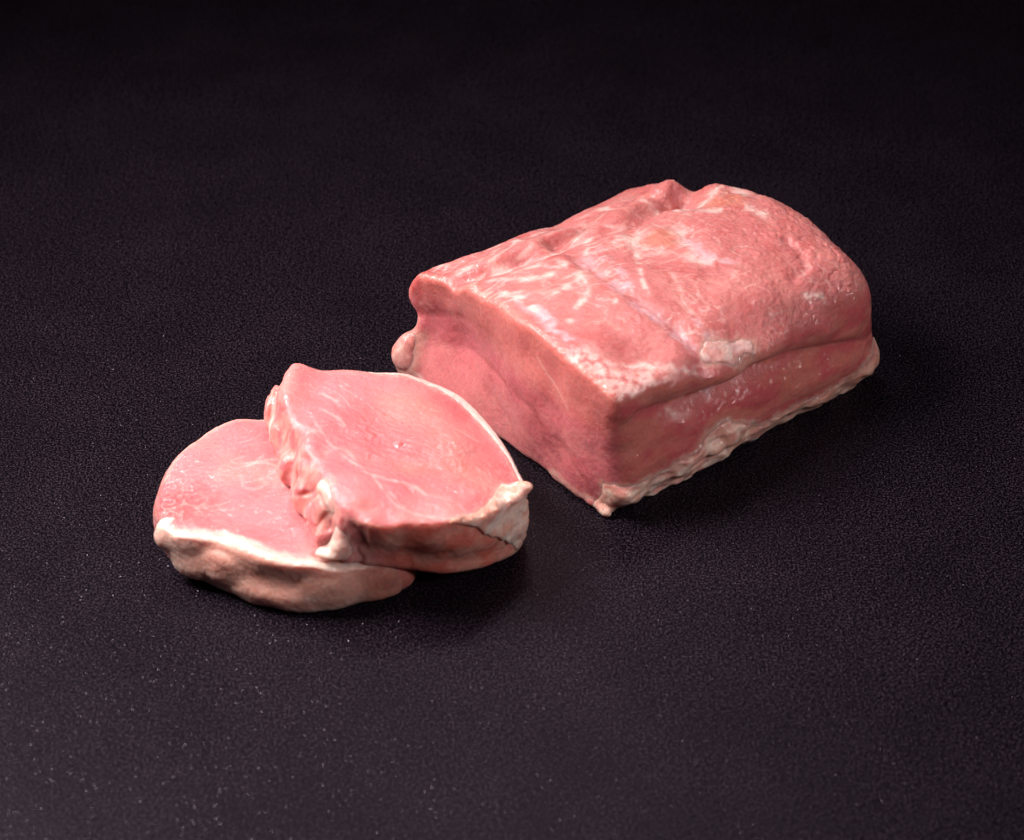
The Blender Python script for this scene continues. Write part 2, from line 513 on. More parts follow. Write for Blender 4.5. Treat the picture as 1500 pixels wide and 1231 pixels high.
    far = sinterp(gv2, [-5, 0, 23, 48, 74, 93, 108], [128, 130, 130, 131, 127, 117, 108], 8) \
        + np.interp(gz2, [0, 12, 30, 48], [1.5, 1.0, -2.0, -3.0]) + 1.2 * noise(Q3, 1 / 18, 6.6).reshape(gv2.shape)
    far = far[None]
    a = smax(z - zt, vr - v, 5.0 + 10.0 * sst(8, 90, u))          # top / right
    a = smax(a, (v - vl) * 0.95, 7.0 + 4.0 * sst(5, 40, u))                            # left
    a = smax(a, u - far, 16.0)                                    # far end
    a = smax(a, uf - u, 3.2 + 4.0 * sst(14, 2, v) * sst(52, 40, z) * sst(9, 20, z))                                      # crisp cut
    a = smax(a, 0.05 - z, 3.0)
    F = Fats(a, (X, Y, Z), lo, h)
    r = np.random.default_rng(11)
    # ragged layer of fat along the bottom of the flank: two stretches
    W3 = R3 * np.array([1, 1, 0], np.float32) + np.array([0, 0, 3.0], np.float32)
    W3 = W3 + 2.2 * np.stack([noise(W3, 1 / 6, 21.0), noise(W3, 1 / 6, 22.0), 0 * W3[:, 0]], 1)
    edge = 1.9 * fbm(W3, (1 / 9, 1 / 6, 1), 3, 31.0)
    zband = np.interp(uu, [-5, 0, 5, 14, 30, 42, 50, 58, 64, 90, 110, 120, 130], [12, 15, 14, 14, 16, 20, 21, 17, 12, 10, 11, 14, 17])
    lump = 0.55 + 1.2 * fbm(W3, (1 / 13, 1 / 7, 1), 2, 33.0) + 0.6 * np.abs(noise(W3, (1 / 8, 1 / 5, 1), 35.0))
    band = (zz - zband + edge).reshape(gu3.shape)[:, None, :]
    thick = (np.clip(lump, -0.4, 1.8) * np.interp(uu, [-2, 4, 55, 70, 125], [0.3, 1.6, 2.2, 1.1, 1.3])).reshape(gu3.shape)[:, None, :]
    body = np.maximum(np.abs(F.g) - 6, 0)
    off = v - (vr + 7)
    f1 = np.maximum(np.maximum(band, off), u - 66 - 3 * np.sin(z * 0.9)) + 0 * F.g
    f2 = np.maximum(np.maximum(band, off), 65 + 3 * np.sin(z * 0.9) - u) + 0 * F.g
    F.patch("fat_trim", np.maximum(f1, -(u + 12)), thick, 0.12, fat_paint(CREAM * np.array([0.92, 0.80, 0.78]), WHITE * np.array([1.05, 1.0, .97]), FLESH, 0.0, 1.6, 0.8))
    F.patch("fat_trim", f2, thick, 0.12, fat_paint(CREAM * np.array([0.80, 0.62, 0.58]), CREAM * 0.98, FLESH, 3.0, 1.8, 0.7))
    del f1, f2, body
    F.g = blobs(F.g, (X, Y, Z), [(6.5, -2.6, 9.0, 4.6, 2.0, 3.0, 0), (49.5, -6.0, 14.0, 3.6, 2.4, 3.6, 0), (43, -5.4, 12.0, 3.0, 2.4, 2.4, 0), (125.5, 2.0, 10.0, 3.4, 4.4, 4.4, 0.2)], 3.0)
    F.add("fat_nub", [(-6.5, 110.5, 8.0, 3.4, 4.2, 4.6, 0.3), (-4, 109, 13.5, 3.0, 3.6, 4.0, 0.2), (-2, 107, 6, 6, 5, 5, 0), (1.0, 106.5, 18, 2.4, 2.4, 5.0, 0)],
          5.0, 4.5, 0.4, 0.5, fat_paint(CREAM * np.array([1.05, .95, .92]), WHITE, PINK, 7.0, 1.2, 0.3))
    c2 = on_cut([(815, 720), (828, 735), (845, 746), (862, 752), (880, 757)], -2)
    F.add("fat_lip", [(-1.2 + 0.1 * i, c[0], 1.8 + 0.5 * (i % 2), 1.6, 3.4, 1.9, 0) for i, c in enumerate(c2)], 1.6, 1.6, 0.3, 0.4,
          fat_paint(CREAM, WHITE * 0.95, ROSE, 5.0, 1.0, 0.5))
    fp = (seg_dist(P2, T_LEDGE[:3]) - 3.0 - 3.0 * fbm(P3, 1 / 8, 3, 91.0)).reshape(gu.shape)[:, :, None]
    lowz = (38.0 + 5 * sst(50, 60, u) - z)
    F.patch("fat_flap", np.maximum(fp, lowz) + 0 * F.g, 0.12, 0.3, fat_paint(MEMB * np.array([.95, .86, .88]), WHITE * np.array([1.0, .96, 1.0]), PALE, 9.0, 2.6, 0.7))
    F.floor()
    V, Q, Nn = surface(F.lean(), lo, h)
    near = sample(F.near, lo, h, V)
    p = V.astype(np.float32)
    nz, nu, nv = Nn[:, 2], Nn[:, 0], Nn[:, 1]
    top = sst(0.25, 0.6, nz) * sst(25, 33, V[:, 2])
    cut = sst(0.25, 0.8, -nu) * sst(22, 12, V[:, 0])
    flank = sst(0.2, 0.85, -nv) * (1 - cut) * (1 - top)
    uv = V[:, :2].astype(np.float32); vz = V[:, 1:].astype(np.float32)
    # fine relief
    grain = fbm(p, 1 / 2.2, 2, 2.2)
    worm = ridge(p, (1 / 4.5, 1 / 3.2, 1 / 4), 3.3)
    farside = sst(60, 105, V[:, 0])
    d = top * (0.10 * grain + (0.09 + 0.08 * farside) * noise(p, 1 / 1.2, 5.0) + (0.05 + 0.22 * farside) * (0.5 + 0.5 * fbm(p + 1.2 * np.stack([grain] * 3, 1), (1 / 4.0, 1 / 2.4, 1 / 3.5), 2, 3.3)) - 0.30 * farside * sst(0.75, 1, ridge(p + 1.5 * np.stack([grain] * 3, 1), (1 / 11, 1 / 6, 1 / 7), 8.1)))
    fib = fbm(np.stack([0.8 * V[:, 1] + 0.6 * V[:, 2], -0.6 * V[:, 1] + 0.8 * V[:, 2], V[:, 0]], 1).astype(np.float32), (1 / 12, 1 / 2.8, 1 / 6), 2, 6.1)
    d += cut * (0.10 * fib + 0.05 * grain)
    gz = gauss(seg_dist(V[:, [0, 2]].astype(np.float32), on_flank([(1000, 610), (1060, 588), (1130, 556), (1180, 540)])), 6)
    d += flank * gz * (0.35 * noise(p, 1 / 2.0, 9.0) + 0.3 * noise(p, 1 / 3.2, 10.0))
    d += flank * (0.22 * fbm(p, (1 / 9, 1 / 4, 1 / 3.5), 3, 4.0) + 0.06 * grain)
    V = V + Nn * d[:, None]
    # colour
    mott = fbm(p, 1 / 9, 4, 21.0)
    fine = fbm(p, 1 / 1.6, 2, 31.0)
    col = mix(np.tile(PINK, (len(V), 1)), PINK * np.array([0.90, 1.06, 1.05]), top)
    col = mix(col, ROSE * np.array([0.95, 1.1, 1.0]), sst(-0.2, 0.9, mott) * 0.6)
    col = mix(col, PALE * np.array([.92, .92, .92]), 0.35 * top * sst(0.0, 0.7, fbm(p, 1 / 13, 3, 23.0)))
    col = mix(col, PALE, sst(0.1, 0.9, fine) * 0.2 * top)
    # cut face: fibre bundles, darker seams between, a paler lower third
    ct = mix(np.tile(ROSE * np.array([1.10, 1.40, 1.48]), (len(V), 1)), PINK * np.array([1.06, 1.22, 1.30]), sst(-0.3, 0.7, fbm(p, 1 / 15, 3, 41.0)))
    al = np.stack([0.8 * V[:, 1] + 0.6 * V[:, 2], -0.6 * V[:, 1] + 0.8 * V[:, 2] + 2.5 * noise(p, 1 / 20, 40.0), V[:, 0]], 1).astype(np.float32)
    ct = mix(ct, PALE, 0.28 * sst(0.0, 0.8, fbm(al, (1 / 16, 1 / 3.2, 1 / 6), 2, 43.0)))
    ct = mix(ct, DEEP * 1.2, 0.25 * sst(0.80, 0.97, ridge(al, (1 / 26, 1 / 8, 1 / 8), 45.0)) * sst(-0.2, 0.4, noise(p, 1 / 11, 46.0)))
    ct = mix(ct, np.array([0.60, 0.165, 0.125]), 0.30 * sst(9, 1, crown(V[:, 0], V[:, 1]) - V[:, 2]))  # warm glow under the top edge, painted in
    dcd = seg_dist(vz, C_DARK)
    ct = mix(ct, DEEP * 0.8, 0.28 * gauss(dcd + 1.5 * noise(p, 1 / 5, 42), 1.1) * sst(-0.3, 0.3, noise(p, 1 / 9, 43.5)) + 0.10 * gauss(dcd, 6))
    for ln, s in (([(800, 590), (815, 620), (812, 640), (835, 665)], 0.7), ([(820, 640), (845, 650), (868, 690), (885, 720)], 0.55),
                  ([(720, 560), (760, 600), (775, 640)], 0.4), ([(617, 455), (660, 462), (700, 470), (745, 500)], 0.45)):
        ct = mix(ct, DEEP * 0.8, 0.6 * s * gauss(seg_dist(vz, on_cut(ln)), 1.1) * sst(-0.7, 0.2, noise(p, 1 / 6, 44)))
    for ln in ([(802, 517), (815, 538), (838, 572), (848, 590)], [(615, 545), (640, 535), (652, 552)], [(632, 528), (650, 548)]):
        ct = mix(ct, MEMB, 0.6 * gauss(seg_dist(vz, on_cut(ln)), 0.5))
    lip = gauss(seg_dist(vz, on_cut([(815, 718), (835, 738), (870, 752), (893, 757)])), 3.0)
    ct = mix(ct, CREAM, 0.8 * lip)
    low = sst(26, 4, V[:, 2]) * sst(10, 60, V[:, 1])
    ct = mix(ct, PALE, 0.35 * low)
    col = mix(col, ct, cut)
    # top: connective tissue, its lilac sheen painted in
    wob = 1.2 * fbm(p, 1 / 4, 2, 51.0)
    brk = sst(-0.55, 0.25, fbm(p, 1 / 6, 2, 53.0))
    def streak(pts, wdt, c, s, broken=True):
        nonlocal col
        dd = np.maximum(seg_dist(uv, on_top(pts)) + wob * min(1.0, wdt / 2), 0)
        k = s * np.exp(-(dd / wdt) ** 2) * top
        col = mix(col, c, k * (brk if broken else 1))
        return k
    memb = 0
    for pts, wd, c, s in (
        ([(700, 404), (768, 400), (813, 392), (840, 398)], 1.7, MEMB, 0.8),
        ([(730, 390), (760, 386), (800, 370), (867, 347), (920, 355), (947, 368)], 2.2, MEMB, 0.85),
        ([(933, 368), (939, 405), (947, 432)], 1.0, MEMB, 0.9),
        ([(853, 384), (893, 411), (933, 445), (984, 481), (1012, 506)], 2.6, LILAC_SHEEN, 0.7),
        ([(880, 372), (905, 395), (925, 425)], 1.8, LILAC_SHEEN, 0.7),
        ([(900, 358), (925, 352), (995, 340), (1017, 383), (1051, 380)], 2.4, MEMB, 0.8),
        ([(992, 313), (1040, 312), (1093, 309), (1118, 318)], 2.0, MEMB, 0.9),
        ([(1030, 300), (1050, 282), (1073, 272), (1095, 290)], 1.8, MEMB, 0.8),
        ([(1000, 345), (1030, 372), (1075, 392)], 2.2, LILAC_SHEEN, 0.8),
        ([(855, 328), (840, 344)], 3.2, MEMB, 0.95), ([(880, 309), (933, 301), (975, 306)], 1.8, MEMB, 0.8),
        ([(768, 443), (795, 461), (816, 488), (838, 510)], 2.6, LILAC_SHEEN * 1.25, 0.9),
        ([(740, 430), (768, 443), (785, 452)], 1.6, MEMB, 0.9),
        ([(836, 468), (848, 448), (861, 429)], 1.3, MEMB, 0.9), ([(813, 432), (832, 421)], 1.3, MEMB, 0.8),
        ([(845, 402), (858, 424)], 1.3, MEMB, 0.85), ([(900, 445), (915, 428)], 1.0, MEMB, 0.6),
        ([(860, 475), (885, 468), (905, 480)], 1.0, PALE, 0.7), ([(985, 400), (1000, 440), (1020, 470)], 1.0, MEMB, 0.5),
        ([(1040, 410), (1075, 430), (1110, 425)], 1.0, PALE, 0.7), ([(720, 372), (770, 352), (800, 340)], 1.2, MEMB, 0.6),
        ([(720, 415), (770, 412), (805, 405)], 1.4, MEMB, 0.7), ([(900, 300), (960, 288), (990, 292)], 1.6, PALE, 0.6),
        ([(880, 545), (940, 534), (1003, 536), (1030, 530)], 1.6, MEMB, 0.9),
        ([(1180, 432), (1205, 428)], 1.2, MEMB, 0.9), ([(1015, 470), (1035, 490), (1040, 510)], 1.4, LILAC_SHEEN, 0.7)):
        memb = np.maximum(memb, streak(pts, wd, c, s))
    q2 = p.copy(); q2[:, 1] += 4 * noise(p, 1 / 18, 91)
    strk = sst(0.60, 0.95, ridge(q2, (1 / 24, 1 / 4.2, 1 / 7), 92.0)) * sst(45, 62, V[:, 1] + 0.12 * V[:, 0]) * sst(95, 50, V[:, 0]) * sst(-0.4, 0.3, noise(p, 1 / 8, 93))
    col = mix(col, MEMB, 0.55 * strk * top)
    # pale skin of the front corner, its sheen painted in too, with thin dark threads
    cr = np.exp(-(np.maximum(seg_dist(uv, on_top([(858, 535), (885, 560), (915, 575), (960, 555)])) + 2 * wob - 3, 0) / 4.0) ** 2) * top
    col = mix(col, MEMB, 0.75 * cr * sst(-0.6, 0.2, fbm(p, 1 / 3, 2, 61.0)))
    thr = sst(0.9, 0.99, ridge(p, (1 / 5, 1 / 3.5, 1 / 5), 66.0)) * np.maximum(cr, gauss(seg_dist(uv, on_top([(830, 500), (880, 520), (930, 540)])), 8) * top)
    col = mix(col, DEEP * 0.6, 0.45 * thr)
    # fine reticulum and orange translucent islands
    net = sst(0.78, 0.98, ridge(p + 1.5 * np.stack([wob, -wob, wob], 1).astype(np.float32), 1 / 7.5, 71.0)) * sst(-0.1, 0.5, noise(p, 1 / 17, 72.0))
    col = mix(col, MEMB, 0.35 * net * top)
    net2 = sst(0.7, 0.97, ridge(p, (1 / 3.6, 1 / 2.8, 1 / 3), 74.0)) * sst(40, 85, V[:, 0])
    col = mix(col, PALE * 1.06, 0.18 * net2 * top)
    for c, sx in zip(T_OVALS, (1.3, 1.15)):
        dd = np.linalg.norm((uv - c) / np.array([sx, 0.9]), axis=1) + wob
        col = mix(col, ORANGE, 0.6 * sst(9, 2.5, dd + 1.5 * wob) * top)
        col = mix(col, MEMB, 0.45 * gauss(dd - 8.5, 2.0) * top * brk * sst(-0.3, 0.3, noise(p, 1 / 7, 75.0)))
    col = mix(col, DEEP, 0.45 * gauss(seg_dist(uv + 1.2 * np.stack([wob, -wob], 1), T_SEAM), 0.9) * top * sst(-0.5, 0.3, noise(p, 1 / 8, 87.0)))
    col = mix(col, DEEP * 1.1, 0.55 * gauss(seg_dist(uv, T_POCKET) + wob, 3.5) * top)  # shade of the hollow pocket painted as deep red
    edge = gauss(V[:, 0] - np.interp(V[:, 1], [0, 18, 48, 80, 110], [-1, -3.5, -2, 1.5, 0]), 2.2) * sst(30, 40, V[:, 2])
    col = mix(col, np.array([0.64, 0.21, 0.155]), 0.4 * edge)  # orange glow through the thin cut edge, painted as colour
    corner = (1 - cut) * (1 - flank) * (1 - top) * gauss(V[:, 0], 8) * gauss(V[:, 1] + 2, 8)
    col = mix(col, np.array([0.60, 0.19, 0.13]), 0.8 * corner)  # same painted glow down the upright front corner
    # left front corner: redder torn meat
    lf = sst(90, 106, V[:, 1] + 4 * noise(p, 1 / 7, 78)) * sst(14, 4, V[:, 0]) * sst(22, 32, V[:, 2])
    col = mix(col, DEEP * 1.25, 0.6 * lf * sst(-0.3, 0.4, noise(p, 1 / 5, 77)))
    # flank: browner, streaked membranes
    fl = mix(np.tile(np.array([0.53, 0.160, 0.130]), (len(V), 1)), ROSE, sst(-0.3, 0.5, fbm(p, (1 / 16, 1 / 9, 1 / 7), 3, 81.0)))
    fl = mix(fl, PALE * np.array([.92, .82, .82]), 0.35 * sst(0.1, 0.8, fbm(p, (1 / 14, 1 / 8, 1 / 4), 3, 84.0)))
    fl = mix(fl, CREAM, 0.35 * sst(12, 3, V[:, 2] + 4 * noise(p, 1 / 8, 86)))
    col = mix(col, fl, flank)
    col = mix(col, CREAM * 0.95, 0.55 * sst(2.2, 0.0, near + 1.2 * noise(p, 1 / 3, 88)))
    wet = 0.62 + 0.3 * np.clip(memb, 0, 1) + (0.25 + 0.4 * gz) * flank + 0.25 * mott * top - 0.25 * cut
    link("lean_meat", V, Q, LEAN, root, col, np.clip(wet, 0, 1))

    F.build(root, np.zeros(3), FAT)
    return root
loin()

# ================================================================== the two slices
GRP = "slices cut from the pork loin"
ORG = {}

def slice_field(top_pts, bot_pts, ztop, zbot, lo, hi, h, kt, kb, side=None):
    X, Y, Z = axes(lo, hi, h)
    gx, gy = np.meshgrid(X, Y, indexing='ij')
    dt = poly_sd(gx, gy, spline(top_pts))[:, :, None]
    db = poly_sd(gx, gy, spline(bot_pts))[:, :, None]
    P = np.stack([gx.ravel(), gy.ravel(), np.zeros(gx.size)], 1).astype(np.float32)
    zt = ztop(P).reshape(gx.shape)[:, :, None]; zb = zbot(P).reshape(gx.shape)[:, :, None]
    z = Z[None, None, :]
    s = np.clip((z - zb) / np.maximum(zt - zb, 1), 0, 1)
    d = db * (1 - s) + dt * s
    if side is not None:
        d = d + side(gx[:, :, None], gy[:, :, None], s)
    a = smax(d, z - zt, kt)
    a = smax(a, zb - z, kb)
    return a, (X, Y, Z), gx, gy, s

def xy(pts, z=None):
    return np.array([at(p[0], p[1], p[2] if z is None else z)[:2] for p in pts])

def lean_colour(p, top, seed, fibre):
    n = len(p)
    c = np.tile(PINK * np.array([1.08, 1.30, 1.42]), (n, 1))
    ca, sa = math.cos(fibre), math.sin(fibre)
    q = np.stack([p[:, 0] * ca + p[:, 1] * sa, -p[:, 0] * sa + p[:, 1] * ca, p[:, 2]], 1).astype(np.float32)
    c = mix(c, ROSE * np.array([1.08, 1.3, 1.35]), 0.6 * sst(-0.2, 0.7, fbm(p, 1 / 16, 3, seed)))
    c = mix(c, PALE, 0.5 * sst(-0.1, 0.9, fbm(p, 1 / 22, 2, seed + 3)))
    w_ = q.copy(); w_[:, 1] += 3 * noise(p, 1 / 15, seed + 7)
    c = mix(c, PALE, 0.22 * sst(0.1, 0.9, fbm(w_, (1 / 11, 1 / 2.2, 1 / 3), 2, seed + 9)) * sst(-0.3, 0.4, noise(p, 1 / 13, seed + 10)) * top)
    vein = sst(0.90, 0.99, ridge(w_, (1 / 30, 1 / 6.5, 1 / 8), seed + 11)) * sst(-0.1, 0.4, noise(p, 1 / 9, seed + 13))
    c = mix(c, MEMB, 0.4 * vein * top)
    return c, w_

def lower_slice():
    root = thing("pork_slice", "raw pork slice lying flat on the black tabletop with a thick white fat rim", "meat", GRP,
                 loc=Vector(at(380, 760, 0) * MM))
    org = at(380, 760, 0)
    top_pts = xy([(228, 728), (229, 757), (249, 785), (297, 791), (330, 797), (382, 819), (434, 829), (492, 827)], 21.5)
    top_pts = np.vstack([top_pts, [(-44, -98), (-33, -88), (-34, -60), (-52, -30), (-70, -21)], xy([(388, 609), (345, 611), (300, 628), (256, 662), (236, 694)], 21.5)])
    bot_pts = xy([(228, 765), (238, 800), (262, 833), (300, 857), (350, 880), (400, 891), (470, 895), (540, 887), (585, 872)], 0)
    bot_pts = np.vstack([bot_pts, [(-33, -86), (-34, -60), (-52, -30), (-72, -17), (-90, -16), (-105, -24), (-116, -38)]])
    def ztop(P):
        z = np.interp(P[:, 0], [-122, -112, -90, -65, -48, -33], [19.5, 21, 21.5, 21, 17, 12.0])
        return z + 1.1 * noise(P, 1 / 22, 2.0) + 0.45 * noise(P, 1 / 10, 4.0) - 0.8 * gauss(np.abs(P[:, 1] + 68), 14) * sst(-70, -95, P[:, 0])
    lo, hi, h = (-130, -114, -1), (-24, -6, 28), 0.5
    def side(x, y, s):
        return -1.6 * np.sin(np.pi * s) + 1.2 * s * s
    g, ax, gx, gy, s = slice_field(top_pts, bot_pts, ztop, lambda P: 0 * P[:, 0] + 0.05, lo, hi, h, 2.2, 3.5, side)
    # hollows in the front wall, below the rim
    def carve(f, c, r_, k):
        d = np.sqrt(((ax[0] - c[0])[:, None, None] / r_[0]) ** 2 + ((ax[1] - c[1])[None, :, None] / r_[1]) ** 2 + ((ax[2] - c[2])[None, None, :] / r_[2]) ** 2)
        return smax(f, -(d - 1) * min(r_), k)
    g = carve(g, (-101, -99, 14.5), (9, 6, 4.5), 4.0)
    g = carve(g, (-80, -108.5, 13), (19, 7.5, 5), 4.5)
    g = carve(g, (-66, -108, 3.5), (14, 5, 2.5), 3.0)
    rim = [(222, 776), (242, 771), (278, 776), (330, 781), (356, 793), (395, 807), (434, 817), (476, 815), (505, 800), (560, 800)]
    rim_xy = xy(rim, 21.5)
    # which side of the rim line: fat lies toward the front (below the line)
    rx, ry = rim_xy[:, 0], rim_xy[:, 1]
    line = np.interp(gx.ravel(), rx, ry).reshape(gx.shape)
    wobble = 0.9 * noise(np.stack([gx.ravel(), gy.ravel(), 0 * gx.ravel()], 1), 1 / 5, 3).reshape(gx.shape)
    region = (gy - line + wobble)[:, :, None] + np.zeros_like(g)            # < 0 in the fat
    z = ax[2][None, None, :]
    # dents and folds of the front wall
    P2 = np.stack([np.repeat(gx[:, :, None], len(ax[2]), 2)[::1].ravel(), np.repeat(gy[:, :, None], len(ax[2]), 2).ravel()], 0)
    lean = smax(g + 0.25 * (region < 1.5), -(region + 5.0), 1.0)
    V, Q, Nn = surface(lean, lo, h)
    p = V.astype(np.float32)
    top = sst(0.3, 0.7, Nn[:, 2])
    col, w_ = lean_colour(p, top, 101.0, 0.25)
    fib = fbm(w_, (1 / 12, 1 / 1.6, 1 / 3), 2, 7.0)
    V = V + Nn * (top * (0.05 * fib + 0.06 * noise(p, 1 / 1.2, 9.0) + 0.12 * fbm(p, 1 / 5, 2, 13.0)) + (1 - top) * 0.3 * fbm(p, 1 / 6, 3, 3.0))[:, None]
    # crinkled redder patch by the left end
    lp = gauss(np.linalg.norm((V[:, :2] - xy([(262, 738)], 21.5)[0]) / (13, 9), axis=1), 1.0)
    lp = lp * top
    cr = ridge(p, 1 / 3.2, 33.0)
    V = V + Nn * (0.35 * lp * (sst(0.3, 1, cr) - 0.5))[:, None]
    col = mix(col, ROSE * np.array([1.1, .95, 1.0]), 0.7 * lp)
    col = mix(col, MEMB, 0.35 * lp * sst(0.6, 0.95, cr))
    for ln in (spline(xy([(362, 683), (372, 679), (385, 668)], 21.5), 4, False), spline(xy([(352, 698), (359, 711), (372, 714), (388, 706), (380, 698)], 21.5), 4, False)):
        col = mix(col, MEMB, 0.25 * gauss(np.maximum(seg_dist(V[:, :2], ln) + 0.5 * fbm(p, 1 / 2.5, 2, 6), 0), 0.7) * top)
    near = seg_dist(V[:, :2], rim_xy)
    col = mix(col, WHITE, 0.75 * gauss(near + 0.8 * fbm(p, 1 / 3, 2, 4), 1.6) * top)
    back = seg_dist(V[:, :2], xy([(388, 611), (345, 613), (300, 630), (256, 664), (238, 694)], 21.5))
    col = mix(col, WHITE * np.array([1, .88, .85]), 0.6 * gauss(back, 1.6))
    col = mix(col, PALE, 0.5 * (1 - top))
    col = mix(col, np.array([0.36, 0.10, 0.08]), 0.8 * (1 - top) * sst(-56, -44, V[:, 0]))  # shadow on the right end, painted as dark red-brown
    wet = np.clip(0.55 + 0.4 * fbm(p, 1 / 10, 2, 44.0) + 0.3 * lp, 0, 1)
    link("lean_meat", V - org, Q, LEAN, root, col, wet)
    # fat rim
    fat = smax(g - 0.15, region, 1.6)
    lw = [at(246, 800, 12), at(300, 822, 12), at(262, 812, 9)]
    fat = blobs(fat, ax, [(-113.5, -81, 15.5, 5.5, 5.0, 6.0, 0.4), (-107, -88, 8, 6, 3.2, 5, -0.5), (-95, -93, 12, 7, 2.6, 5, -0.4),
                          (-72, -101.5, 4.5, 9, 3.0, 4.0, -0.2), (-60, -101.5, 9, 9, 2.4, 7, 0.05), (-84, -98, 5, 6, 2.6, 4, -0.4)], 3.0)
    fat = smax(fat, 0.05 - z, 1.0)
    V, Q, Nn = surface(fat, lo, h)
    p = V.astype(np.float32)
    V = V + Nn * (0.6 * fbm(p, (1 / 14, 1 / 10, 1 / 9), 2, 8.0) * (1 - 0.8 * sst(0.3, 0.8, Nn[:, 2])) + 0.10 * noise(p, 1 / 1.5, 3.0))[:, None]
    V[:, 2] = np.maximum(V[:, 2], 0.05)
    topf = sst(0.45, 0.85, Nn[:, 2]) * sst(14, 18, V[:, 2])
    t = fbm(p, (1 / 14, 1 / 10, 1 / 6), 3, 12.0)
    col = mix(np.tile(CREAM * np.array([1.02, 0.92, 0.92]), (len(V), 1)), np.array([0.67, 0.29, 0.235]), 0.7 * sst(-0.35, 0.5, t))
    col = mix(col, WHITE * np.array([.98, .85, .84]), 0.8 * sst(0.0, 0.3, fbm(p, (1 / 16, 1 / 10, 1 / 8), 2, 19.0)) * sst(13, 6, V[:, 2]))
    col = mix(col, WHITE * np.array([0.98, .9, .88]), sst(-101, -112, V[:, 0]) * 0.7)
    col = mix(col, WHITE * 1.03, topf)
    col = mix(col, PALE, 0.35 * topf * sst(0.75, 0.97, ridge(p, (1 / 14, 1 / 2.6, 1 / 4), 23.0)))
    col = mix(col, np.array([0.36, 0.12, 0.09]), 0.85 * sst(-56, -44, V[:, 0]))  # right end's painted shadow carried onto the fat
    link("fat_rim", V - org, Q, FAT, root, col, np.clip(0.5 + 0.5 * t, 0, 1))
lower_slice()

def zup(x):   # the leaning slice's top, by x
    return np.interp(x, [-90, -76, -50, -20, 6], [42.5, 42.5, 40.5, 36, 30])

def upx(pts):
    out = []
    for px, py in pts:
        z = 38.0
        for _ in range(12): z = float(zup(at(px, py, z)[0]))
        out.append(at(px, py, z)[:2])
    return np.array(out)

